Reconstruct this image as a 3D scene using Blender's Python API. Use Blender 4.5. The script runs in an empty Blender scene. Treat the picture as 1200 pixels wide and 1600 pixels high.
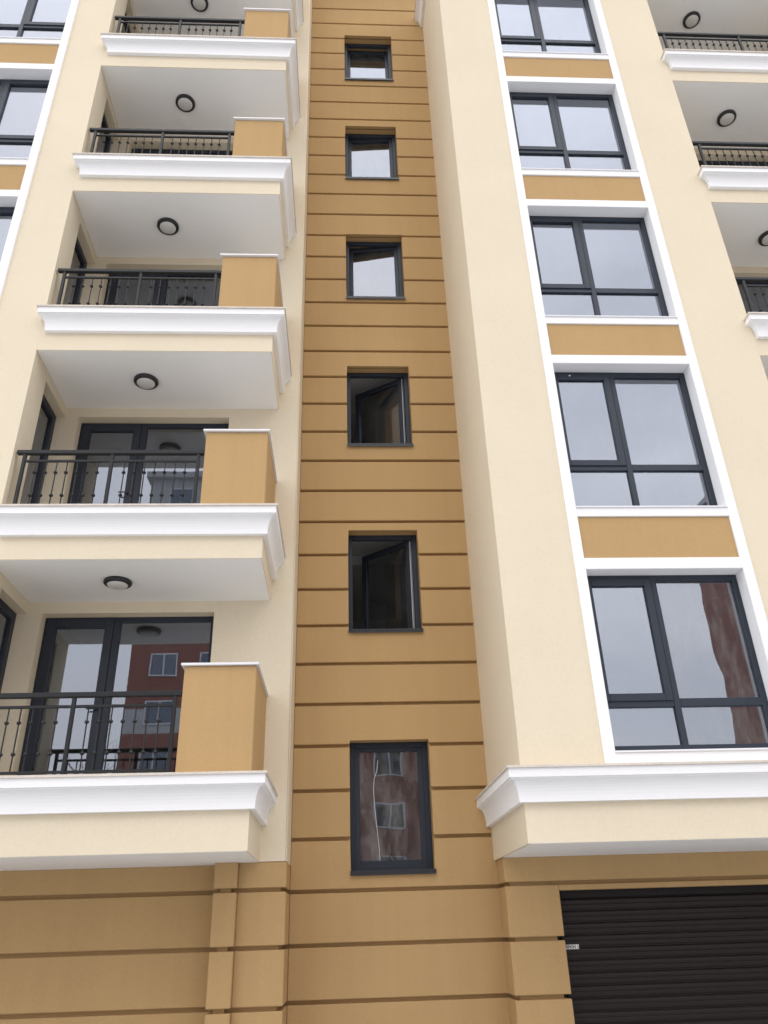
import bpy, bmesh, math, random
from mathutils import Vector, Matrix

random.seed(7)
scene = bpy.context.scene
COL = scene.collection
R = math.radians

# ------------------------------------------------------------------ camera
cam_d = bpy.data.cameras.new('camera')
cam = bpy.data.objects.new('camera', cam_d)
COL.objects.link(cam)
rt = Vector((0.99858218, -0.04536259, -0.02785437))
up = Vector((0.00321107, -0.47098014, 0.88213797))
fw = Vector((0.05313492, 0.88097670, 0.47016671))
m = Matrix((rt, up, -fw)).transposed().to_4x4()
m.translation = Vector((-0.16636, -9.77026, 1.68275))
cam.matrix_world = m
cam_d.sensor_fit = 'VERTICAL'
cam_d.sensor_height = 24.0
cam_d.lens = 24.0 * 1237.779 / 1600.0
cam_d.clip_start = 0.05
cam_d.clip_end = 800
scene.camera = cam

# ------------------------------------------------------------------ sky, sun, exposure
SUN_DIR = Vector((-0.10, -0.62, 0.78)).normalized()
world = bpy.data.worlds.new('World')
scene.world = world
world.use_nodes = True
wn, wl = world.node_tree.nodes, world.node_tree.links
wn.clear()
wo = wn.new('ShaderNodeOutputWorld')
bg = wn.new('ShaderNodeBackground')
bg.inputs['Strength'].default_value = 0.10
sky = wn.new('ShaderNodeTexSky')
sky.sky_type = 'NISHITA'
sky.sun_disc = False
sky.sun_elevation = math.asin(SUN_DIR.z)
sky.sun_rotation = math.atan2(SUN_DIR.x, SUN_DIR.y)
sky.dust_density = 2.0
tc = wn.new('ShaderNodeTexCoord')
mp = wn.new('ShaderNodeMapping')
mp.inputs['Scale'].default_value = (1.0, 1.0, 2.2)
nz = wn.new('ShaderNodeTexNoise')
nz.inputs['Scale'].default_value = 2.6
nz.inputs['Detail'].default_value = 7.0
nz.inputs['Roughness'].default_value = 0.55
cr = wn.new('ShaderNodeValToRGB')
cr.color_ramp.elements[0].position = 0.28
cr.color_ramp.elements[0].color = (0.45, 0.45, 0.45, 1)
cr.color_ramp.elements[1].position = 0.62
cr.color_ramp.elements[1].color = (0.97, 0.97, 0.97, 1)
mx = wn.new('ShaderNodeMix')
mx.data_type = 'RGBA'
# overcast deck, brighter towards the zenith as a real one is: L = Lz (1 + 2 sin e) / 3
sx = wn.new('ShaderNodeSeparateXYZ')
wl.new(tc.outputs['Generated'], sx.inputs[0])
el = wn.new('ShaderNodeMath'); el.operation = 'MAXIMUM'; el.inputs[1].default_value = 0.0
wl.new(sx.outputs['Z'], el.inputs[0])
gr_ = wn.new('ShaderNodeMath'); gr_.operation = 'MULTIPLY_ADD'; gr_.inputs[1].default_value = 2 / 3; gr_.inputs[2].default_value = 1 / 3
wl.new(el.outputs[0], gr_.inputs[0])
bl_ = wn.new('ShaderNodeMath'); bl_.operation = 'MULTIPLY_ADD'; bl_.inputs[1].default_value = 0.5; bl_.inputs[2].default_value = 0.75
wl.new(nz.outputs['Fac'], bl_.inputs[0])
pd = wn.new('ShaderNodeMath'); pd.operation = 'MULTIPLY'
wl.new(gr_.outputs[0], pd.inputs[0]); wl.new(bl_.outputs[0], pd.inputs[1])
deck = wn.new('ShaderNodeVectorMath'); deck.operation = 'SCALE'; deck.inputs[0].default_value = (15.2, 15.6, 16.6)
wl.new(pd.outputs[0], deck.inputs['Scale'])
wl.new(deck.outputs[0], mx.inputs[7])
wl.new(tc.outputs['Generated'], mp.inputs['Vector'])
wl.new(mp.outputs['Vector'], nz.inputs['Vector'])
wl.new(nz.outputs['Fac'], cr.inputs['Fac'])
wl.new(cr.outputs['Color'], mx.inputs[0])
wl.new(sky.outputs['Color'], mx.inputs[6])
wl.new(mx.outputs[2], bg.inputs['Color'])
wl.new(bg.outputs['Background'], wo.inputs['Surface'])

sun_d = bpy.data.lights.new('sun', 'SUN')
sun_d.energy = 1.45
sun_d.angle = R(145)
sun_d.color = (1.0, 0.95, 0.88)
sun = bpy.data.objects.new('sun', sun_d)
COL.objects.link(sun)
sun.location = (0, -20, 40)
sun.rotation_euler = (-SUN_DIR).to_track_quat('-Z', 'Y').to_euler()

vs = scene.view_settings
vs.view_transform = 'Standard'
vs.look = 'None'
vs.exposure = 0.57
vs.gamma = 1.0
vs.use_curve_mapping = False
scene.cycles.max_bounces = 10
scene.cycles.transparent_max_bounces = 16

# ------------------------------------------------------------------ materials
def mat(name):
    mt = bpy.data.materials.new(name)
    mt.use_nodes = True
    return mt, mt.node_tree.nodes, mt.node_tree.links, mt.node_tree.nodes['Principled BSDF']

def stucco(name, col, var=0.06, grain=260.0, bump=0.25, streak=0.0, rough=0.92, patch=0.9):
    mt, n, l, p = mat(name)
    p.inputs['Roughness'].default_value = rough
    p.inputs['Specular IOR Level'].default_value = 0.25
    g = n.new('ShaderNodeNewGeometry')
    n1 = n.new('ShaderNodeTexNoise'); n1.inputs['Scale'].default_value = patch; n1.inputs['Detail'].default_value = 5
    n2 = n.new('ShaderNodeTexNoise'); n2.inputs['Scale'].default_value = 34.0; n2.inputs['Detail'].default_value = 4
    n3 = n.new('ShaderNodeTexNoise'); n3.inputs['Scale'].default_value = grain; n3.inputs['Detail'].default_value = 3
    for q in (n1, n2, n3): l.new(g.outputs['Position'], q.inputs['Vector'])
    a1 = n.new('ShaderNodeMath'); a1.operation = 'MULTIPLY_ADD'
    l.new(n1.outputs['Fac'], a1.inputs[0]); a1.inputs[1].default_value = var * 2.2; a1.inputs[2].default_value = 1 - var * 1.1
    a2 = n.new('ShaderNodeMath'); a2.operation = 'MULTIPLY_ADD'
    l.new(n2.outputs['Fac'], a2.inputs[0]); a2.inputs[1].default_value = var * 2.0; a2.inputs[2].default_value = -var * 1.0
    a3 = n.new('ShaderNodeMath'); a3.operation = 'ADD'
    l.new(a1.outputs[0], a3.inputs[0]); l.new(a2.outputs[0], a3.inputs[1])
    a4 = n.new('ShaderNodeMath'); a4.operation = 'MULTIPLY_ADD'
    l.new(n3.outputs['Fac'], a4.inputs[0]); a4.inputs[1].default_value = 0.16; l.new(a3.outputs[0], a4.inputs[2])
    last = a4
    if streak:
        mpn = n.new('ShaderNodeMapping'); mpn.inputs['Scale'].default_value = (9, 9, 0.35)
        l.new(g.outputs['Position'], mpn.inputs['Vector'])
        ns = n.new('ShaderNodeTexNoise'); ns.inputs['Scale'].default_value = 1.0; ns.inputs['Detail'].default_value = 4
        l.new(mpn.outputs[0], ns.inputs['Vector'])
        a5 = n.new('ShaderNodeMath'); a5.operation = 'MULTIPLY_ADD'
        l.new(ns.outputs['Fac'], a5.inputs[0]); a5.inputs[1].default_value = streak
        a6 = n.new('ShaderNodeMath'); a6.operation = 'ADD'; a6.inputs[1].default_value = -streak * .5
        l.new(last.outputs[0], a6.inputs[0]); l.new(a6.outputs[0], a5.inputs[2])
        last = a5
    sub = n.new('ShaderNodeMath'); sub.operation = 'SUBTRACT'; sub.inputs[1].default_value = 0.08
    l.new(last.outputs[0], sub.inputs[0])
    vm = n.new('ShaderNodeVectorMath'); vm.operation = 'SCALE'
    vm.inputs[0].default_value = col
    l.new(sub.outputs[0], vm.inputs['Scale'])
    l.new(vm.outputs[0], p.inputs['Base Color'])
    b = n.new('ShaderNodeBump'); b.inputs['Strength'].default_value = bump; b.inputs['Distance'].default_value = 0.004
    hs = n.new('ShaderNodeMath'); hs.operation = 'MULTIPLY_ADD'; hs.inputs[1].default_value = 1.2
    l.new(n2.outputs['Fac'], hs.inputs[0]); l.new(n3.outputs['Fac'], hs.inputs[2])
    l.new(hs.outputs[0], b.inputs['Height'])
    l.new(b.outputs[0], p.inputs['Normal'])
    return mt

def paint(name, col, rough=0.45, metal=0.0, var=0.05, scale=6.0, spec=0.5, bump=0.0):
    mt, n, l, p = mat(name)
    p.inputs['Roughness'].default_value = rough
    p.inputs['Metallic'].default_value = metal
    p.inputs['Specular IOR Level'].default_value = spec
    g = n.new('ShaderNodeNewGeometry')
    n1 = n.new('ShaderNodeTexNoise'); n1.inputs['Scale'].default_value = scale; n1.inputs['Detail'].default_value = 6
    l.new(g.outputs['Position'], n1.inputs['Vector'])
    a1 = n.new('ShaderNodeMath'); a1.operation = 'MULTIPLY_ADD'
    l.new(n1.outputs['Fac'], a1.inputs[0]); a1.inputs[1].default_value = var * 2; a1.inputs[2].default_value = 1 - var
    vm = n.new('ShaderNodeVectorMath'); vm.operation = 'SCALE'; vm.inputs[0].default_value = col
    l.new(a1.outputs[0], vm.inputs['Scale']); l.new(vm.outputs[0], p.inputs['Base Color'])
    r1 = n.new('ShaderNodeMath'); r1.operation = 'MULTIPLY_ADD'
    l.new(n1.outputs['Fac'], r1.inputs[0]); r1.inputs[1].default_value = 0.2; r1.inputs[2].default_value = rough - 0.1
    l.new(r1.outputs[0], p.inputs['Roughness'])
    if bump:
        b = n.new('ShaderNodeBump'); b.inputs['Strength'].default_value = bump; b.inputs['Distance'].default_value = 0.003
        n2 = n.new('ShaderNodeTexNoise'); n2.inputs['Scale'].default_value = 120; n2.inputs['Detail'].default_value = 3
        l.new(g.outputs['Position'], n2.inputs['Vector']); l.new(n2.outputs['Fac'], b.inputs['Height'])
        l.new(b.outputs[0], p.inputs['Normal'])
    return mt

def glass(name, r0=0.10, tint=(0.62, 0.66, 0.68), dirt=0.03, wave=0.02, wscale=1.1):
    mt = bpy.data.materials.new(name); mt.use_nodes = True
    n, l = mt.node_tree.nodes, mt.node_tree.links
    n.clear()
    out = n.new('ShaderNodeOutputMaterial')
    tr = n.new('ShaderNodeBsdfTransparent'); tr.inputs[0].default_value = (*tint, 1)
    gl = n.new('ShaderNodeBsdfGlossy'); gl.inputs['Roughness'].default_value = 0.005
    gl.inputs[0].default_value = (0.86, 0.89, 1.0, 1)
    lw = n.new('ShaderNodeLayerWeight'); lw.inputs[0].default_value = 0.5
    pw = n.new('ShaderNodeMath'); pw.operation = 'POWER'; pw.inputs[1].default_value = 4.0
    l.new(lw.outputs['Facing'], pw.inputs[0])
    ma = n.new('ShaderNodeMath'); ma.operation = 'MULTIPLY_ADD'; ma.inputs[1].default_value = 1 - r0; ma.inputs[2].default_value = r0
    l.new(pw.outputs[0], ma.inputs[0])
    g = n.new('ShaderNodeNewGeometry')
    nw = n.new('ShaderNodeTexNoise'); nw.inputs['Scale'].default_value = wscale; nw.inputs['Detail'].default_value = 1.0
    l.new(g.outputs['Position'], nw.inputs['Vector'])
    b = n.new('ShaderNodeBump'); b.inputs['Strength'].default_value = 1.0; b.inputs['Distance'].default_value = wave
    l.new(nw.outputs['Fac'], b.inputs['Height']); l.new(b.outputs[0], gl.inputs['Normal'])
    m1 = n.new('ShaderNodeMixShader')
    l.new(ma.outputs[0], m1.inputs[0]); l.new(tr.outputs[0], m1.inputs[1]); l.new(gl.outputs[0], m1.inputs[2])
    df = n.new('ShaderNodeBsdfDiffuse'); df.inputs[0].default_value = (0.62, 0.62, 0.60, 1)
    nd = n.new('ShaderNodeTexNoise'); nd.inputs['Scale'].default_value = 5.0; nd.inputs['Detail'].default_value = 8; nd.inputs['Roughness'].default_value = 0.7
    mp2 = n.new('ShaderNodeMapping'); mp2.inputs['Scale'].default_value = (1.6, 1.6, 0.5)
    l.new(g.outputs['Position'], mp2.inputs[0]); l.new(mp2.outputs[0], nd.inputs['Vector'])
    rd = n.new('ShaderNodeMapRange'); rd.inputs[1].default_value = 0.42; rd.inputs[2].default_value = 0.78
    rd.inputs[3].default_value = dirt * .25; rd.inputs[4].default_value = dirt * 2.2
    l.new(nd.outputs['Fac'], rd.inputs[0])
    m2 = n.new('ShaderNodeMixShader')
    l.new(rd.outputs[0], m2.inputs[0]); l.new(m1.outputs[0], m2.inputs[1]); l.new(df.outputs[0], m2.inputs[2])
    l.new(m2.outputs[0], out.inputs[0])
    return mt

M = {}
M['cream'] = stucco('cream_stucco', (0.755, 0.664, 0.506), var=0.05, streak=0.025)
M['ochre'] = stucco('ochre_stucco', (0.484, 0.319, 0.150), var=0.06, grain=300, streak=0.10)
M['white'] = stucco('white_moulding', (0.88, 0.88, 0.885), var=0.015, grain=320, bump=0.06, rough=0.8)
M['soffit'] = stucco('soffit_plaster', (0.88, 0.87, 0.85), var=0.02, grain=300, bump=0.08)
M['stone'] = stucco('coping_stone', (0.66, 0.60, 0.53), var=0.16, grain=120, bump=0.1, rough=0.7, patch=7.0)
M['frame'] = paint('anthracite_frame', (0.025, 0.033, 0.048), rough=0.45, var=0.06, scale=10, spec=0.35)
M['iron'] = paint('railing_iron', (0.014, 0.015, 0.018), rough=0.5, var=0.1, scale=14, spec=0.35, bump=0.05)
M['steel'] = paint('galvanised_edge', (0.62, 0.63, 0.66), rough=0.4, metal=0.2, var=0.03)
M['sill_metal'] = paint('dark_sill_metal', (0.024, 0.027, 0.033), rough=0.35, var=0.06, scale=12)
M['white_metal'] = paint('white_sill_metal', (0.80, 0.80, 0.82), rough=0.4, var=0.03)
M['shutter'] = paint('brown_shutter', (0.017, 0.0105, 0.0105), rough=0.34, var=0.16, scale=2.5, spec=0.25, bump=0.04)
M['shutter_box'] = paint('dark_shutter_head', (0.011, 0.009, 0.009), rough=0.5, spec=0.25)
M['opal'] = paint('opal_glass', (0.62, 0.61, 0.58), rough=0.3, var=0.03)
M['lamp_ring'] = paint('black_lamp_ring', (0.018, 0.019, 0.021), rough=0.45)
M['room'] = stucco('room_plaster', (0.74, 0.73, 0.70), var=0.04, grain=100, bump=0.05)
M['room_floor'] = stucco('room_screed', (0.22, 0.21, 0.20), var=0.12, grain=80, bump=0.1)
M['paper'] = paint('white_label_film', (0.82, 0.82, 0.82), rough=0.5, var=0.02)
M['ink'] = paint('black_print', (0.012, 0.012, 0.012), rough=0.6)
M['film'] = paint('plastic_film_edge', (0.75, 0.75, 0.76), rough=0.35)
M['glass'] = glass('window_glass', r0=0.21, dirt=0.018, wave=0.003)
M['glass_dusty'] = glass('dusty_window_glass', r0=0.19, dirt=0.08, wave=0.0030, wscale=1.6)
M['glass_door'] = glass('door_glass', r0=0.17, dirt=0.012, wave=0.002, wscale=0.8)
M['glass_film'] = glass('film_covered_glass', r0=0.12, dirt=0.11, wave=0.0012, wscale=2.0)
M['glass_stair'] = glass('stair_glass', r0=0.18, dirt=0.03, wave=0.003)
M['paving'] = stucco('paving', (0.46, 0.465, 0.47), var=0.14, grain=60, bump=0.3)
M['asphalt'] = stucco('asphalt', (0.14, 0.14, 0.14), var=0.15, grain=90, bump=0.3)
M['bark'] = stucco('bark', (0.10, 0.08, 0.065), var=0.25, grain=60, bump=0.4)
M['far_grey'] = stucco('far_grey_render', (0.62, 0.61, 0.60), var=0.08, grain=40)

def brick_mat():
    mt, n, l, p = mat('red_brick')
    p.inputs['Roughness'].default_value = 0.9
    g = n.new('ShaderNodeNewGeometry')
    mp_ = n.new('ShaderNodeMapping'); mp_.inputs['Rotation'].default_value = (R(90), 0, 0)
    l.new(g.outputs['Position'], mp_.inputs[0])
    b = n.new('ShaderNodeTexBrick')
    b.inputs['Color1'].default_value = (0.40, 0.16, 0.115, 1); b.inputs['Color2'].default_value = (0.32, 0.12, 0.09, 1)
    b.inputs['Mortar'].default_value = (0.30, 0.22, 0.19, 1)
    b.inputs['Scale'].default_value = 4.0; b.inputs['Mortar Size'].default_value = 0.012
    l.new(mp_.outputs[0], b.inputs['Vector'])
    l.new(b.outputs['Color'], p.inputs['Base Color'])
    return mt
M['brick'] = brick_mat()

# ------------------------------------------------------------------ helpers
def box(bm, x0, x1, y0, y1, z0, z1):
    v = [bm.verts.new((x, y, z)) for z in (z0, z1) for y in (y0, y1) for x in (x0, x1)]
    for f in ((0, 2, 3, 1), (4, 5, 7, 6), (0, 1, 5, 4), (2, 6, 7, 3), (0, 4, 6, 2), (1, 3, 7, 5)):
        bm.faces.new([v[i] for i in f])

def obj(name, bm, material, parent=None, loc=None, bevel=0.0, smooth=False):
    if bevel:
        bmesh.ops.bevel(bm, geom=list(bm.edges), offset=bevel, segments=1, affect='EDGES', clamp_overlap=True)
    bmesh.ops.recalc_face_normals(bm, faces=bm.faces)
    me = bpy.data.meshes.new(name)
    bm.to_mesh(me); bm.free()
    if smooth:
        for f in me.polygons: f.use_smooth = True
    me.materials.append(M[material] if isinstance(material, str) else material)
    o = bpy.data.objects.new(name, me)
    COL.objects.link(o)
    if parent is not None: o.parent = parent
    if loc is not None: o.location = loc
    return o

def boxes(name, lst, material, parent=None, loc=None, bevel=0.0):
    if bevel:
        parts = []
        bm = bmesh.new()
        for b in lst:
            t = bmesh.new(); box(t, *b)
            bmesh.ops.bevel(t, geom=list(t.edges), offset=bevel, segments=1, affect='EDGES', clamp_overlap=True)
            me = bpy.data.meshes.new('tmp'); t.to_mesh(me); t.free()
            bm.from_mesh(me); bpy.data.meshes.remove(me)
    else:
        bm = bmesh.new()
        for b in lst: box(bm, *b)
    return obj(name, bm, material, parent, loc)

def empty(name, loc=(0, 0, 0), parent=None):
    o = bpy.data.objects.new(name, None)
    COL.objects.link(o); o.location = loc
    o.empty_display_size = 0.2
    if parent is not None: o.parent = parent
    return o

def tag(o, label, cat, group=None, kind=None):
    if label: o['label'] = label
    if cat: o['category'] = cat
    if group: o['group'] = group
    if kind: o['kind'] = kind
    return o

def copy_tree(o, parent=None, loc=None):
    c = o.copy(); COL.objects.link(c)
    c.parent = parent
    if loc is not None: c.location = loc
    for ch in list(o.children): copy_tree(ch, c)
    return c

def prism_xz(bm, poly, y0, y1):
    a = [bm.verts.new((x, y0, z)) for x, z in poly]
    b = [bm.verts.new((x, y1, z)) for x, z in poly]
    n = len(poly)
    bm.faces.new(a); bm.faces.new(b[::-1])
    for i in range(n): bm.faces.new((a[i], b[i], b[(i + 1) % n], a[(i + 1) % n]))

def sweep(bm, path, prof):
    """prof: closed list of (offset, z); path: xy points, outward side is to the right of travel"""
    n = len(path)
    rings = []
    for i, p in enumerate(path):
        p = Vector(p)
        dn = []
        if i > 0: d = (p - Vector(path[i - 1])).normalized(); dn.append(Vector((d.y, -d.x)))
        if i < n - 1: d = (Vector(path[i + 1]) - p).normalized(); dn.append(Vector((d.y, -d.x)))
        if len(dn) == 2:
            s = dn[0] + dn[1]; off = s / (1 + dn[0].dot(dn[1]))
        else: off = dn[0]
        rings.append([bm.verts.new((p.x + off.x * q, p.y + off.y * q, z)) for q, z in prof])
    k = len(prof)
    for i in range(n - 1):
        for j in range(k):
            bm.faces.new((rings[i][j], rings[i][(j + 1) % k], rings[i + 1][(j + 1) % k], rings[i + 1][j]))
    bm.faces.new(rings[0][::-1]); bm.faces.new(rings[-1])

def tube(bm, a, b, r0, r1, seg=8, caps=True):
    a, b = Vector(a), Vector(b)
    d = (b - a).normalized()
    u = d.orthogonal().normalized(); w = d.cross(u)
    ra, rb = [], []
    for i in range(seg):
        t = 2 * math.pi * i / seg
        o = u * math.cos(t) + w * math.sin(t)
        ra.append(bm.verts.new(a + o * r0)); rb.append(bm.verts.new(b + o * r1))
    for i in range(seg): bm.faces.new((ra[i], ra[(i + 1) % seg], rb[(i + 1) % seg], rb[i]))
    if caps: bm.faces.new(ra[::-1]); bm.faces.new(rb)

def lathe(bm, prof, seg=40, cx=0, cy=0):
    rings = []
    for r, z in prof:
        if r < 1e-6: rings.append([bm.verts.new((cx, cy, z))])
        else: rings.append([bm.verts.new((cx + r * math.cos(2 * math.pi * i / seg), cy + r * math.sin(2 * math.pi * i / seg), z)) for i in range(seg)])
    for a, b in zip(rings, rings[1:]):
        for i in range(seg):
            j = (i + 1) % seg
            if len(a) == 1: bm.faces.new((a[0], b[j], b[i]))
            elif len(b) == 1: bm.faces.new((a[i], a[j], b[0]))
            else: bm.faces.new((a[i], a[j], b[j], b[i]))

# ------------------------------------------------------------------ levels and lines of the facade
H = 2.85
def FL(k): return 3.065 + H * (k - 1)          # top of the balcony slab of storey k
TOP = 20.3
XL0, XL1 = -3.93, -1.037                        # balcony bay between pilaster and open end
YF = -1.89                                      # front plane of bays and balconies
YB = -0.66                                      # back wall of the loggias
YG = -0.43                                      # recessed ground floor wall
SX0, SX1 = -0.757, 1.553                        # stairwell strip
XR0, XR1 = 5.25, 8.15                           # loggia beyond the windowed bay
LX0 = -7.4                                      # far ends of what is built
RX1 = 9.1
ZB = 2.388                                      # underside of the lowest slab

# ------------------------------------------------------------------ ground
bm = bmesh.new(); box(bm, -260, 260, -260, 260, -0.6, -0.02)
g = obj('ground', bm, 'asphalt'); tag(g, None, None, kind='structure')
bm = bmesh.new(); box(bm, -70, 70, -30, 6, -0.3, 0.0)
g = obj('pavement', bm, 'paving', bevel=0.02); tag(g, None, None, kind='structure')

# ------------------------------------------------------------------ the building
B = empty('apartment_building')
tag(B, 'cream and ochre apartment block with white cornices, stacked balconies and a banded stairwell strip', 'building')

# --- stairwell strip -------------------------------------------------
GV = [2.66, 3.188, 3.702, 4.207, 4.72, 5.23, 5.737, 6.241, 6.746, 7.243, 7.742, 8.246, 8.75, 9.255, 9.757, 10.269, 10.763,
      11.269, 11.779, 12.282, 12.794, 13.306, 13.809, 14.322, 14.829, 15.353, 15.862, 16.37, 16.883, 17.4, 17.901, 18.412, 18.934, 19.45, 19.96]
GL = [0.02, 0.545, 1.071, 1.594, 2.121]
GR = 0.02                                       # half height of a joint
DP = 0.065                                      # depth of a joint
WX0, WX1 = -0.082, 0.877
def win_z(k): return 2.29 + H * k, 3.769 + H * k
core = []
core.append((SX0 - .1, WX0, DP, 0.32, 0, TOP)); core.append((WX1, SX1 + .1, DP, 0.32, 0, TOP))
zprev = 0
for k in range(6):
    a, b = win_z(k)
    core.append((WX0, WX1, DP, 0.32, zprev, a)); zprev = b
core.append((WX0, WX1, DP, 0.32, zprev, TOP))
stair = boxes('stairwell_wall', core, 'ochre', B)
joints = [0.0] + GL[1:] + GV + [TOP]
for z0, z1 in zip(joints, joints[1:]):
    a = z0 + (GR if z0 > 0 else 0); b = z1 - (GR if z1 < TOP else 0)
    x0, x1 = SX0 + .002, SX1 + .045
    polys = [[(x0, a), (x1, a), (x1, b), (x0, b)]]
    for k in range(6):
        w0, w1 = win_z(k)
        if w1 <= a or w0 >= b: continue
        if w0 <= a and w1 >= b:
            polys = [[(x0, a), (WX0, a), (WX0, b), (x0, b)], [(WX1, a), (x1, a), (x1, b), (WX1, b)]]
        elif w0 > a:      # sill cuts the top of the band
            polys = [[(x0, a), (x1, a), (x1, b), (WX1, b), (WX1, w0), (WX0, w0), (WX0, b), (x0, b)]]
        else:             # head cuts the bottom of the band
            polys = [[(x0, a), (WX0, a), (WX0, w1), (WX1, w1), (WX1, a), (x1, a), (x1, b), (x0, b)]]
    for pl in polys:
        bm = bmesh.new(); prism_xz(bm, pl, 0.0, DP + .02)
        obj('panel', bm, 'ochre', stair, bevel=0.006)

# --- ground floor, banded -------------------------------------------
GX0, GX1 = 2.156, 4.9                            # garage opening
GZ = 2.049
core_l = [(-1.32, SX0 - DP, YB + DP, 0.3, 0, ZB), (-1.49 + DP, -1.255 - DP, -0.75 + DP, -0.3, 0, ZB), (LX0, -1.255, YG + DP, -0.1, 0, ZB)]
gl = boxes('ground_floor_wall', core_l, 'ochre', B)
core_r = [(1.575 + DP, GX0 - DP, YG + DP, 0.3, 0, ZB), (GX0 - DP - .01, GX1 + .02, YG + DP, 0.3, GZ + .02, ZB), (GX1 + DP, RX1, YG + DP, 0.3, 0, ZB)]
gr = boxes('ground_floor_wall', core_r, 'ochre', B)
lv = [0.0] + GL[1:] + [ZB]
for z0, z1 in zip(lv, lv[1:]):
    a = z0 + (GR if z0 > 0 else 0); b = z1 - (GR if z1 < ZB else 0.002)
    for blk in ((-1.2546, SX0, YB, 0.02), (-1.49, -1.255, -0.75, YG + .03), (LX0, -1.46, YG, -0.2)):
        bm = bmesh.new(); box(bm, blk[0], blk[1], blk[2], blk[3], a, b); obj('panel', bm, 'ochre', gl, bevel=0.007)
    for blk in ((1.575, GX0, YG, 0.02), (GX1, RX1, YG, 0.02)):
        if a > 2.1: continue
        bm = bmesh.new(); box(bm, blk[0], blk[1], blk[2], blk[3], a, b)
        if b > GZ:
            pass
        obj('panel', bm, 'ochre', gr, bevel=0.007)
bm = bmesh.new(); box(bm, 1.575, RX1, YG, 0.02, GL[4] + GR, ZB - .002); obj('panel', bm, 'ochre', gr, bevel=0.007)
bm = bmesh.new(); box(bm, GX0 + .001, GX1 - .001, YG + .001, 0.02, GZ, GL[4] - GR); obj('lintel', bm, 'ochre', gr, bevel=0.004)

# --- garage shutter ---------------------------------------------------
YS = -0.24
gd = boxes('garage_door', [(GX0 - .07, GX1 + .02, YS - .03, YS + .2, GZ - .075, GZ + .06)], 'shutter_box', B, bevel=0.006)
hgt = 0.1165
prof = [(0.006, 0.0), (0.006, 0.005), (-.004, 0.008), (-.008, 0.016), (-.0095, 0.034), (-.0095, 0.050), (-.007, 0.056), (-.0105, 0.062),
        (-.0115, 0.080), (-.010, 0.096), (-.005, 0.106), (0.006, 0.1115), (0.006, hgt - .001), (0.02, hgt - .001), (0.02, 0)]
bm = bmesh.new()
A = [bm.verts.new((GX0 - .07, YS + y, z)) for y, z in prof]; Bv = [bm.verts.new((GX1 + .015, YS + y, z)) for y, z in prof]
for i in range(len(prof)):
    j = (i + 1) % len(prof); bm.faces.new((A[i], A[j], Bv[j], Bv[i]))
bm.faces.new(A); bm.faces.new(Bv[::-1])
slat = obj('slat', bm, 'shutter', gd, loc=(0, 0, GZ - .078 - hgt))
for i in range(1, 17):
    c = slat.copy(); COL.objects.link(c); c.parent = gd; c.location = (0, 0, GZ - .078 - hgt * (i + 1))
boxes('guide_rail', [(GX0 + .001, GX0 + .03, YS - .05, YS - .02, 0, GZ - .08)], 'shutter_box', gd)

# label on the shutter
sg = empty('garage_label', (2.158, YS - .019, 1.487))
tag(sg, 'small white garage number label stuck on the brown roller shutter', 'sign')
bm = bmesh.new(); box(bm, 0, 0.180, 0, 0.003, 0, 0.043); obj('plate', bm, 'paper', sg)
cu = bpy.data.curves.new('lettering', 'FONT'); cu.body = '\u0413\u0410\u0420\u0410\u0416 1'; cu.size = 0.040; cu.extrude = 0.0004; cu.offset = 0.0014
to = bpy.data.objects.new('lettering_tmp', cu); COL.objects.link(to)
bpy.context.view_layer.update()
me = bpy.data.meshes.new_from_object(to.evaluated_get(bpy.context.evaluated_depsgraph_get()))
bpy.data.objects.remove(to)
me.materials.clear(); me.materials.append(M['ink'])
lt = bpy.data.objects.new('lettering', me); COL.objects.link(lt); lt.parent = sg
wdt = max(v.co.x for v in me.vertices) - min(v.co.x for v in me.vertices)
lt.scale = (0.166 / wdt, 1, 1)
lt.rotation_euler = (R(90), 0, 0); lt.location = (0.005, -0.001, 0.0075)

# --- walls of the bays -----------------------------------------------
OX0, OX1 = 2.507, 4.274                          # window opening of the bay
def head(k): return FL(k) + 2.09
def sill(k): return FL(k) + (0.13 if k == 1 else 0.01)
def bay_wall(ox0, ox1, x0, x1, side):
    """front wall of a windowed bay, its openings left free; side = x of a return wall to the stairwell"""
    lst = [(x0, ox0 - .001, YF - .01 if side else YF, -1.6, FL(1) - .02, 18.36), (ox1 + .001, x1, YF - .01 if side else YF, -1.6, FL(1) - .02, 18.36)]
    y = lst[0][2]
    for k in range(1, 6):
        top = FL(k + 1) - .105 if k < 5 else 18.36
        lst.append((ox0 - .001, ox1 + .001, y + .012, -1.6, head(k) + .002, top))
    return lst
rb = bay_wall(OX0, OX1, SX1, XR0, True)
rb.append((SX1, SX1 + .3, -1.6, 0.3, FL(1) - .02, 18.36))
o = boxes('bay_wall', rb, 'cream', B)
LO0, LO1 = -4.64 - (OX1 - OX0), -4.64
o = boxes('bay_wall', bay_wall(LO0, LO1, LX0, XL0, False), 'cream', B)

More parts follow.
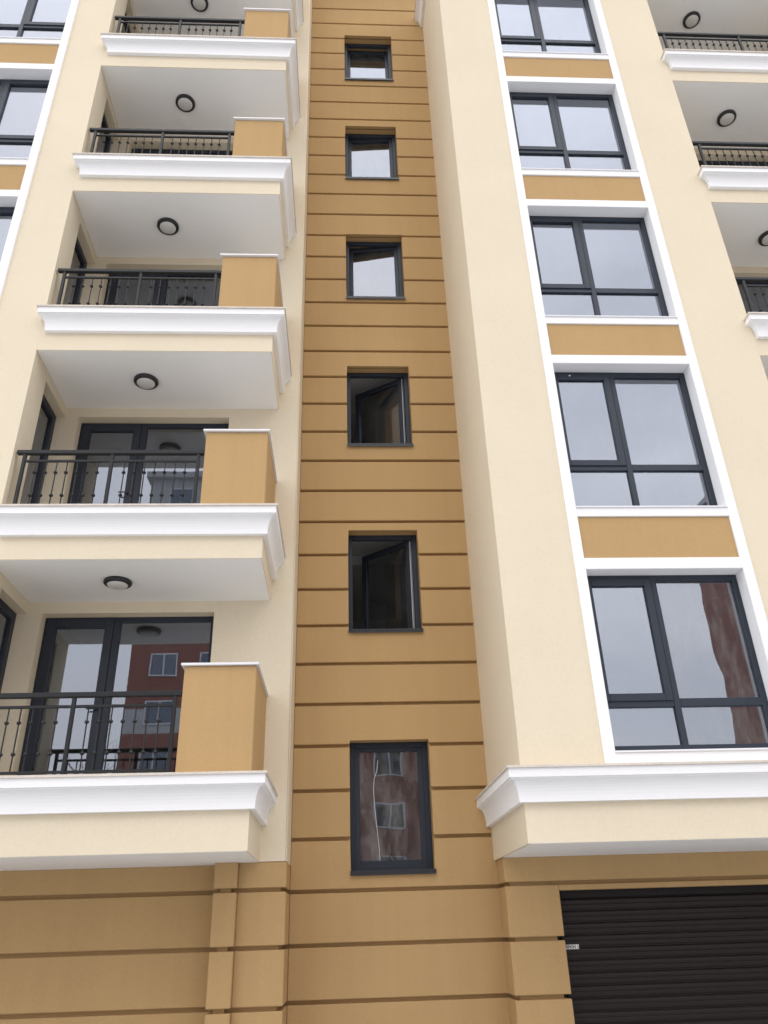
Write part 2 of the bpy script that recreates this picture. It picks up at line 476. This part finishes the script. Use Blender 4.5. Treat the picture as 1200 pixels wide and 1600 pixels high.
TW = 0.117
def trims(ox0, ox1):
    y0 = YF - .03
    for a, b in ((ox0 - TW, ox0), (ox1, ox1 + TW)):
        t = boxes('window_trim', [(a, b, y0, -1.70, FL(1) + .001, 18.36)], 'white', B, bevel=0.004)
    for k in range(1, 6):
        boxes('window_trim', [(ox0, ox1, y0 + .001, -1.70, head(k), head(k) + .135)], 'white', B, bevel=0.004)
        s = sill(k)
        boxes('window_trim', [(ox0, ox1, y0 + .001, -1.70, FL(k) + .001 if k == 1 else s - .115, s - .004)], 'white', B, bevel=0.004)
        z0 = head(k) + .137; z1 = (sill(k + 1) - .117) if k < 5 else 18.3
        boxes('spandrel_panel', [(ox0 + .001, ox1 - .001, YF - .008, -1.62, z0, z1)], 'ochre', B, bevel=0.003)
trims(OX0, OX1)
trims(LO0, LO1)

# --- bay windows -------------------------------------------------------
YW = -1.735
def bay_window(low, glassm='glass', right_glass=None):
    """local frame: x from opening left, y = 0 at frame face, z from slab top"""
    W = OX1 - OX0; zb = low - 0.004; zt = 2.09
    mu0, mu1 = 0.765, 0.829
    t0, t1 = 0.613, 0.699
    fr = [(0, 0.06, 0, 0.07, zb, zt), (W - .066, W, 0, .07, zb, zt), (0.06, W - .066, 0, .07, zt - .075, zt), (0.06, W - .066, 0, .07, zb, 0.225 if low > .1 else zb + .06),
          (mu0, mu1, -0.004, .07, zb + .03, zt - .03), (0.06, mu0, .001, .07, t0, t1), (mu1, W - .066, .001, .07, t0, t1)]
    w = boxes('window', fr, 'frame', None, bevel=0.004)
    sx0, sx1, sz0, sz1 = 0.012, mu0 - .004, t0 + .062, zt - .052
    sw = 0.078
    boxes('sash', [(sx0, sx0 + sw, -.018, .05, sz0, sz1), (sx1 - sw, sx1, -.018, .05, sz0, sz1), (sx0 + sw, sx1 - sw, -.017, .05, sz1 - sw, sz1), (sx0 + sw, sx1 - sw, -.017, .05, sz0, sz0 + sw)], 'frame', w, bevel=0.004)
    for k, (a, b, c, d) in enumerate(((sx0 + sw - .005, sx1 - sw + .005, sz0 + sw - .005, sz1 - sw + .005), (mu1 - .005, W - .061, t1 - .005, zt - .07), (.055, mu0 + .005, zb + .04, t0 + .005), (mu1 - .005, W - .061, zb + .04, t0 + .005))):
        gm = right_glass if (right_glass and k in (1, 3)) else glassm
        boxes('pane', [(a, b, 0.018 if k == 0 else .03, 0.024 if k == 0 else .036, c, d)], gm, w)
    boxes('sill', [(-.003, W + .003, YF - .045 - YW, .001, low - .006, low + .012)], 'white_metal', w, bevel=0.003)
    return w
w1 = bay_window(0.13, right_glass='glass_dusty')
w2 = bay_window(0.01)
for k in range(1, 6):
    src = w1 if k == 1 else w2
    if k <= 2: src.parent = B; src.location = (OX0, YW, FL(k)); 
    else: copy_tree(src, B, (OX0, YW, FL(k)))
for k in range(1, 6):
    c = copy_tree(w1 if k == 1 else w2, B, (LO1, YW, FL(k)))
    c.scale = (-1, 1, 1)
boxes('vent_cap', [(.235, .26, -.026, -.016, 2.008, 2.026)], 'steel', w2, bevel=0.003)

# --- loggia side wall with its glazing, pilaster, back wall -----------
HD = 2.117
sw_l = [(XL0 - .3, XL0, -1.6, -1.456, FL(1) - .02, TOP), (XL0 - .3, XL0, -1.9 + .3, YB + .1, 17.4, TOP)]
for k in range(1, 7): sw_l.append((XL0 - .3, XL0, -1.456, YB + .1, FL(k) + HD, FL(k + 1) - .02 if k < 6 else TOP))
boxes('side_wall', sw_l, 'cream', B, bevel=0.0)
pil = [(XL0 - .6, XL0 + .0, YF + .001, -1.59, 18.36, TOP)]
boxes('pilaster', pil, 'cream', B)
DX0, DX1 = -3.755, -1.712
bw = [(XL0 - .3, DX0, YB, YB + .3, FL(1) - .02, TOP), (DX1, SX0, YB, YB + .3, ZB + .002, TOP), (SX0 - .3, SX0, YB + .3, 0.3, ZB + .002, TOP)]
for k in range(1, 7): bw.append((DX0, DX1, YB, YB + .3, FL(k) + HD, FL(k + 1) - .02 if k < 6 else TOP))
boxes('loggia_wall', bw, 'cream', B)
# a softly rounded corner bead where the loggia wall meets the stairwell strip
bm = bmesh.new(); tube(bm, (SX0 - .012, YB + .012, ZB + .004), (SX0 - .012, YB + .012, TOP), .0135, .0135, 12)
obj('corner_bead', bm, 'cream', B, smooth=True)

# loggia beyond the windowed bay
sr = [(XR0 - .3, XR0, -1.6, YB + .1, FL(1) - .02, TOP)]
boxes('side_wall', sr, 'cream', B)
boxes('pilaster', [(XR0 - .9, XR0, YF - .009, -1.59, 18.36, TOP), (XR1, RX1, YF, YB + .3, FL(1) - .02, TOP)], 'cream', B)
RD0, RD1 = 5.85, 7.75
bw = [(XR0 - .05, RD0, YB + .02, YB + .3, FL(1) - .02, TOP), (RD1, XR1 + .05, YB + .02, YB + .3, FL(1) - .02, TOP)]
for k in range(1, 7): bw.append((RD0, RD1, YB + .02, YB + .3, FL(k) + HD, FL(k + 1) - .02 if k < 6 else TOP))
boxes('loggia_wall', bw, 'cream', B)

# --- doors onto the loggias ------------------------------------------
def loggia_door():
    W = DX1 - DX0; zt = HD
    m0, m1 = 0.78, 0.905
    d = boxes('balcony_door', [(0, .10, 0, .08, 0, zt), (W - .055, W, 0, .08, 0, zt), (.10, W - .055, 0, .08, zt - .06, zt), (.10, W - .055, 0, .08, 0, .05), (m0 + .04, m1, 0.0, .08, .05, zt - .06)], 'frame', None, bevel=0.004)
    a, b = .04, m0 + .045
    boxes('sash', [(a, a + .1, -.02, .06, .03, zt - .03), (b - .1, b, -.02, .06, .03, zt - .03), (a + .1, b - .1, -.019, .06, zt - .13, zt - .03), (a + .1, b - .1, -.019, .06, .03, .14)], 'frame', d, bevel=0.004)
    boxes('pane', [(a + .095, b - .095, .016, .022, .135, zt - .125)], 'glass_door', d)
    boxes('pane', [(m1 - .005, W - .05, .03, .036, .045, zt - .055)], 'glass_door', d)
    boxes('handle', [(b - .065, b - .045, -.05, -.02, .98, 1.0), (b - .17, b - .045, -.062, -.048, .982, .998)], 'frame', d, bevel=.003)
    return d
def side_window():
    L = 0.80; zt = HD
    w = boxes('window', [(0, .07, 0, .09, 0, zt), (0, .07, L - .1, L, 0, zt), (0, .07, .09, L - .1, zt - .1, zt), (0, .07, .09, L - .1, 0, .1)], 'frame', None, bevel=.004)
    boxes('pane', [(.03, .036, .085, L - .095, .095, zt - .095)], 'glass_door', w)
    return w
door = loggia_door(); sidew = side_window()
for k in range(1, 7):
    if k == 1:
        door.parent = B; door.location = (DX0, -0.51, FL(k)); sidew.parent = B; sidew.location = (-4.12, -1.456, FL(k))
    else:
        copy_tree(door, B, (DX0, -0.51, FL(k))); copy_tree(sidew, B, (-4.12, -1.456, FL(k)))
    if k < 6:
        c = copy_tree(door, B, (RD1, -0.51, FL(k))); c.scale = (-(RD1 - RD0) / (DX1 - DX0), 1, 1)

# --- balconies ----------------------------------------------------------
CP = [(0.0, -.320), (0.055, -.320), (0.055, -.300)]
for i in range(1, 9):                                   # cove
    t = i / 8 * math.pi / 2
    CP.append((0.055 + 0.072 * (1 - math.cos(t)), -.300 + 0.180 * math.sin(t)))
CP += [(0.133, -.119), (0.133, -.106), (0.148, -.106), (0.148, -.022), (0.0, -.022), (-.03, -.1)]
SP = [(-.12, -.0215), (0.166, -.0215), (0.166, -.001), (0.163, .001), (-.12, .001)]
def swept(name, path, prof, material, parent, loc=None):
    bm = bmesh.new(); sweep(bm, path, prof); return obj(name, bm, material, parent, loc)
def balcony(x0, x1, path, soff, pier, depth_bottom, yb):
    """local z = 0 at slab top"""
    b = boxes('balcony', [(x0 + .001, x1, YF, yb + .02, -depth_bottom, -.0225)], 'cream', None)
    boxes('soffit', [soff + (-depth_bottom - .004, -depth_bottom + .01)], 'soffit', b)
    swept('cornice', path, CP, 'white', b)
    swept('coping', path, SP, 'stone', b)
    if pier:
        p0, p1 = -1.765, -1.037
        boxes('parapet_pier', [(p0, p1 - .002, -1.85, yb + .002, .001, 1.075)], 'ochre', b, bevel=.008)
        boxes('pier_cap', [(p0 - .032, p1 + .022, -1.882, yb - .001, 1.077, 1.102)], 'white_metal', b, bevel=.003)
    return b
pathL = [(-3.81, YF + .012), (-3.81, YF), (XL1, YF), (XL1, YB + .01)]
bl = balcony(XL0, XL1, pathL, (XL0 + .004, XL1 - .012, YF + .012, YB + .002), True, .588, YB)
for k in range(2, 7):
    if k == 2: bl.parent = B; bl.location = (0, 0, FL(2))
    else: copy_tree(bl, B, (0, 0, FL(k)))
pathR = [(5.34, YF - .002), (5.34, YF - .01), (8.06, YF - .01), (8.06, YF - .002)]
br = balcony(XR0, XR1, [(5.34, YF + .012), (5.34, YF), (8.06, YF), (8.06, YF + .012)], (XR0 + .004, XR1 - .004, YF + .012, YB + .022), False, .588, YB)
for k in range(2, 7):
    if k == 2: br.parent = B; br.location = (0, 0, FL(2))
    else: copy_tree(br, B, (0, 0, FL(k)))
# lowest slabs run on under the windowed bays
z0 = FL(1)
b1 = boxes('balcony', [(LX0, XL1, YF, YG + .02, ZB - z0, -.0225)], 'cream', B, loc=(0, 0, z0))
boxes('soffit', [(LX0, XL1 - .012, YF + .012, YG + .01, ZB - z0 - .004, ZB - z0 + .01)], 'soffit', b1)
swept('cornice', [(LX0, YF), (XL1, YF), (XL1, YB + .01)], CP, 'white', b1)
swept('coping', [(LX0, YF), (XL1, YF), (XL1, YB + .01)], SP, 'stone', b1)
boxes('parapet_pier', [(-1.765, XL1 - .002, -1.85, YB + .002, .001, 1.075)], 'ochre', b1, bevel=.008)
boxes('pier_cap', [(-1.797, XL1 + .022, -1.882, YB - .001, 1.077, 1.102)], 'white_metal', b1, bevel=.003)
yr = YF - .01
b2 = boxes('balcony', [(SX1, RX1, yr, -0.66, ZB - z0, -.0225), (SX1, SX1 + .3, -.66, 0.2, ZB - z0, -.0225)], 'cream', B, loc=(0, 0, z0))
boxes('soffit', [(SX1 + .03, RX1, yr + .012, YG + .01, ZB - z0 - .004, ZB - z0 + .01)], 'soffit', b2)
pth = [(SX1, 0.03), (SX1, yr), (RX1, yr)]
swept('cornice', pth, CP, 'white', b2); swept('coping', pth, SP, 'stone', b2)
# crowning cornice of the windowed bay
pth = [(SX1, 0.03), (SX1, yr), (XR0, yr)]
oc = swept('crown_cornice', pth, CP, 'white', B, loc=(0, 0, 18.68)); swept('coping', pth, SP, 'stone', oc)
boxes('roof', [(SX1, RX1, YF, 6, 18.362, 18.70), (LX0, RX1, YB, 6, TOP, TOP + .25), (LX0, XL1, YF, YB, TOP, TOP + .25)], 'far_grey', B)

# --- stairwell windows --------------------------------------------------
YSW = 0.17
def stair_window():
    W = WX1 - WX0; Ht = 3.769 - 2.29
    w = boxes('window', [(0, .058, 0, .07, .03, Ht), (W - .066, W, 0, .07, .03, Ht), (.058, W - .066, 0, .07, Ht - .064, Ht), (.058, W - .066, 0, .07, .03, .085)], 'frame', None, bevel=.004)
    boxes('sill', [(-.002, W + .006, -YSW - .035, .01, 0.002, .030), (-.002, W + .006, -YSW - .036, -YSW - .033, -.022, .0015)], 'sill_metal', w, bevel=.002)
    return w
def stair_sash(w, ang, tilt=0.0, gm='glass_stair'):
    """sash hinged on the far jamb, opening into the stairwell"""
    L = 0.862; h = 1.375; t = 0.075
    s = boxes('sash', [(-L, -L + t, -.012, .05, 0, h), (-t, 0, -.012, .05, 0, h), (-L + t, -t, -.011, .05, h - t, h), (-L + t, -t, -.011, .05, 0, t)], 'frame', w, bevel=.004)
    s.location = (WX1 - WX0 - (.092 if ang > 20 else .052), .035 if ang < 1 else .085 if ang > 20 else .06, .07)
    if tilt: s.rotation_euler = (-R(tilt), 0, 0)
    else: s.rotation_euler = (0, 0, -R(ang))
    mw = s.matrix_basis.copy()
    p = boxes('pane', [(-L + t - .005, -t + .005, .014, .02, t - .005, h - t + .005)], gm, w)
    p.matrix_basis = mw
    hd = boxes('handle', [(-L + .028, -L + .048, .05, .085, .62, .64), (-L + .028, -L + .15, .085, .097, .622, .638)], 'steel', w, bevel=.003)
    hd.matrix_basis = mw
    if ang > 20:
        e = boxes('lit_sash_edge', [(-.001, .005, -.010, .032, .01, h - .01)], 'white_metal', w); e.matrix_basis = mw  # white strip paints in the daylight on the open sash's end face
    # rollers and latch plates on the head of the fixed frame
    boxes('latch_plate', [(.14, .17, .03, .06, 1.479 - .074, 1.479 - .062), (.42, .45, .03, .06, 1.479 - .074, 1.479 - .062)], 'frame', w)
sw0 = None
for k in range(6):
    w = stair_window(); w.parent = B; w.location = (WX0, YSW, win_z(k)[0])
    if k == 0:
        stair_sash(w, 0, 0, 'glass_film')
        # loose protective film left on the lowest pane
        bm = bmesh.new()
        pts = [(.345, 1.27), (.33, 1.15), (.295, 1.05), (.285, .92), (.29, .8), (.30, .68), (.315, .5), (.335, .3), (.345, .12)]
        for a, b_ in zip(pts, pts[1:]): tube(bm, (a[0], .028, a[1]), (b_[0], .028, b_[1]), .0035, .0035, 5)
        obj('film_edge', bm, 'film', w)
    elif k == 5: stair_sash(w, 0, 4.5)
    else: stair_sash(w, {1: 41, 2: 33, 3: 6, 4: 2.5}[k])

# --- rooms behind the glass --------------------------------------------
fl = []
for k in range(1, 7):
    z = FL(k)
    fl.append((LX0, SX0 - .3, -0.38, 4.0, z - .30, z - .01)); fl.append((SX1 + .3, RX1, -1.58, 4.0, z - .30, z - .01))
    fl.append((LX0, XL0 - .32, -1.58, -0.36, z - .30, z - .01))
for k in range(0, 6):
    fl.append((SX0 - .3, SX1 + .3, 1.5, 4.0, 3.769 + H * k + .15, 3.769 + H * k + .38)); fl.append((SX0 - .3, SX1 + .3, .32, 1.5, 3.769 + H * k + .3, 3.769 + H * k + .38))
boxes('floor_slab', fl, 'room', B)
boxes('inner_wall', [(LX0, RX1, 4.0, 4.2, 0, TOP), (SX0 - .3, SX0 - .05, .32, 4.0, 0, TOP), (SX1 + .05, SX1 + .3, .32, 4.0, 0, TOP), (LX0 - .2, LX0, -1.9, 4.2, 0, TOP), (RX1, RX1 + .2, -1.9, 4.2, 0, TOP), (4.95, 5.2, YB + .3, 4, 0, TOP), (XL0 - .3, XL0 - .1, YB + .31, 4, 0, TOP)], 'room', B)

# ------------------------------------------------------------------ railings
def railing(xs, bal, x0, x1, label):
    base = empty('balcony_railing', ((x0 + x1) / 2, -1.82, 0))
    cx = (x0 + x1) / 2
    boxes('handrail', [(x0 - cx, x1 - cx, -.028, .028, .778, .828)], 'iron', base, bevel=.006)
    boxes('upper_rail', [(xs[0] - cx, xs[-1] - cx, -.013, .013, .675, .702)], 'iron', base, bevel=.003)
    boxes('bottom_rail', [(xs[0] - cx, xs[-1] - cx, -.013, .013, .05, .075)], 'iron', base, bevel=.003)
    first = None
    for x in xs:
        if first is None: first = boxes('post', [(-.019, .019, -.019, .019, 0.0, .783)], 'iron', base, loc=(x - cx, 0, 0), bevel=.004)
        else:
            c = first.copy(); COL.objects.link(c); c.parent = base; c.location = (x - cx, 0, 0)
    first = None
    for x in bal:
        if first is None:
            bm = bmesh.new()
            tube(bm, (0, 0, .07), (0, 0, .68), .0078, .0078, 6)
            for z in (.235, .535): lathe(bm, [(0.0, z - .020), (.016, z - .015), (.024, z), (.016, z + .015), (0, z + .020)], 8)
            first = obj('baluster', bm, 'iron', base, loc=(x - cx, 0, 0))
        else:
            c = first.copy(); COL.objects.link(c); c.parent = base; c.location = (x - cx, 0, 0)
    return base
ORD = ['lowest', 'second lowest', 'third', 'fourth', 'fifth']
balL = [-3.675 + .117 * i for i in range(7)] + [-2.672 + .1157 * i for i in range(7)]
rl = railing([-3.82, -2.825, -1.837], balL, -3.912, -1.766, '')
for k in range(1, 6):
    c = rl if k == 1 else copy_tree(rl)
    c.location = (rl.location.x, -1.82, FL(k) + .001)
    tag(c, 'black iron railing with knotted bars beside the ochre pier on the %s balcony up' % ORD[k - 1], 'railing', 'black iron balcony railings')
balR = [5.516 + .1205 * i for i in range(10)] + [6.839 + .1205 * i for i in range(10)]
rr = railing([5.40, 6.72, 8.04], balR, 5.255, 8.145, '')
for k in range(1, 6):
    c = rr if k == 1 else copy_tree(rr)
    c.location = (rr.location.x, -1.82, FL(k) + .001)
    tag(c, 'full-width black iron railing of the %s loggia up without a pier' % ORD[k - 1], 'railing', 'black iron balcony railings')

# ------------------------------------------------------------------ ceiling lamps
def lamp():
    e = empty('ceiling_lamp')
    bm = bmesh.new(); lathe(bm, [(0, 0), (.150, 0), (.157, -.006), (.157, -.030), (.150, -.042), (.126, -.052), (.116, -.048), (.116, -.03), (0, -.03)], 48)
    obj('ring', bm, 'lamp_ring', e, smooth=False)
    bm = bmesh.new(); lathe(bm, [(.119, -.040), (.114, -.055), (.10, -.068), (.065, -.079), (.03, -.084), (0, -.085)], 48)
    obj('diffuser', bm, 'opal', e, smooth=True)
    return e
l0 = lamp()
first = True
for k in range(1, 6):
    for xs, yy, txt in ((-2.72, -1.295, 'round black-ringed lamp on the ceiling over the %s ochre-piered balcony up'), (6.44, -1.255, 'round black-ringed lamp on the ceiling over the %s pierless loggia up')):
        c = l0 if first else copy_tree(l0)
        first = False
        c.location = (xs, yy, FL(k + 1) - .592)
        tag(c, txt % ORD[k - 1], 'lamp', 'round balcony ceiling lamps')

# ------------------------------------------------------------------ what stands across the street (seen mirrored in the glass)
def far_block(x0, x1, yf, depth, top, label, bands, step=3.0):
    e = empty('apartment_building', ((x0 + x1) / 2, yf - depth / 2, 0)); tag(e, label, 'building')
    cx, cy = (x0 + x1) / 2, yf - depth / 2
    for (za, zb, mt_) in bands:
        boxes('wall', [(x0 - cx, x1 - cx, yf - depth - cy, yf - cy, za, zb)], mt_, e)
    boxes('roof', [(x0 - cx - .3, x1 - cx + .3, yf - depth - cy - .3, yf - cy + .3, top, top + .4)], 'far_grey', e)
    proto = None
    z = 1.2
    while z + 1.6 < top:
        x = x0 + (1.3 if x0 < 0 else 0.45)
        i = 0
        while x + 1.7 < x1:
            loc = (x - cx, yf - cy, z)
            if proto is None:
                proto = boxes('window', [(0, .09, 0, .06, 0, 1.5), (1.61, 1.7, 0, .06, 0, 1.5), (.8, .9, 0, .06, 0, 1.5), (.09, 1.61, 0, .06, 1.41, 1.5), (.09, 1.61, 0, .06, 0, .09)], 'white_metal', e, loc)
                boxes('pane', [(.05, 1.65, .005, .02, .05, 1.45)], 'glass_door', proto)
                boxes('curtain', [(.05, 1.65, .0005, .003, .05, 1.45)], 'far_grey', proto)
            else: copy_tree(proto, e, loc)
            x += 3.1 if i % 2 == 0 else 3.9
            i += 1
        z += step
    return e
far_block(-13.5, 9.5, -40, 13, 30.5, 'tall red brick block with pale upper storeys across the street', [(0, 12.7, 'brick'), (12.7, 14.2, 'far_grey'), (14.2, 21.0, 'brick'), (21.0, 30.5, 'far_grey')])
far_block(25.4, 48.0, -41, 4, 27.5, 'long red brick block standing apart across the street', [(0, 27.5, 'brick')])

def bare_tree(x, y, h, seed, label):
    rnd = random.Random(seed)
    e = empty('bare_tree', (x, y, 0)); tag(e, label, 'tree', 'bare trees across the street')
    bmt = bmesh.new(); bmc = bmesh.new()
    def grow(p, d, L, r, lev):
        q = p + d * L
        tube(bmt if lev == 0 else bmc, p, q, r, r * .68, 6 if lev < 2 else 4, False)
        if lev >= 6: return
        for i in range(3 if lev < 2 else 2):
            a = Vector((rnd.uniform(-1, 1), rnd.uniform(-1, 1), rnd.uniform(-.1, .7)))
            grow(q if i else p + d * L * rnd.uniform(.7, 1), (d + a * .75).normalized(), L * rnd.uniform(.62, .86), r * .62, lev + 1)
    grow(Vector((0, 0, -.1)), Vector((0, 0, 1)), h * .26, h * .016, 0)
    obj('trunk', bmt, 'bark', e); obj('crown', bmc, 'bark', e)
for i, (x, y, h) in enumerate(((-19.5, -31, 13), (-14.0, -33, 12), (-9.5, -35, 11.5), (-24, -35, 14), (4.5, -36, 8))):
    bare_tree(x, y, h, 11 + i, ['tall leafless tree set out past the end of the brick block', 'leafless tree at the corner of the brick block', 'leafless tree close to the brick front', 'tallest leafless tree farthest from the brick block', 'small leafless tree before the brick entrance'][i])
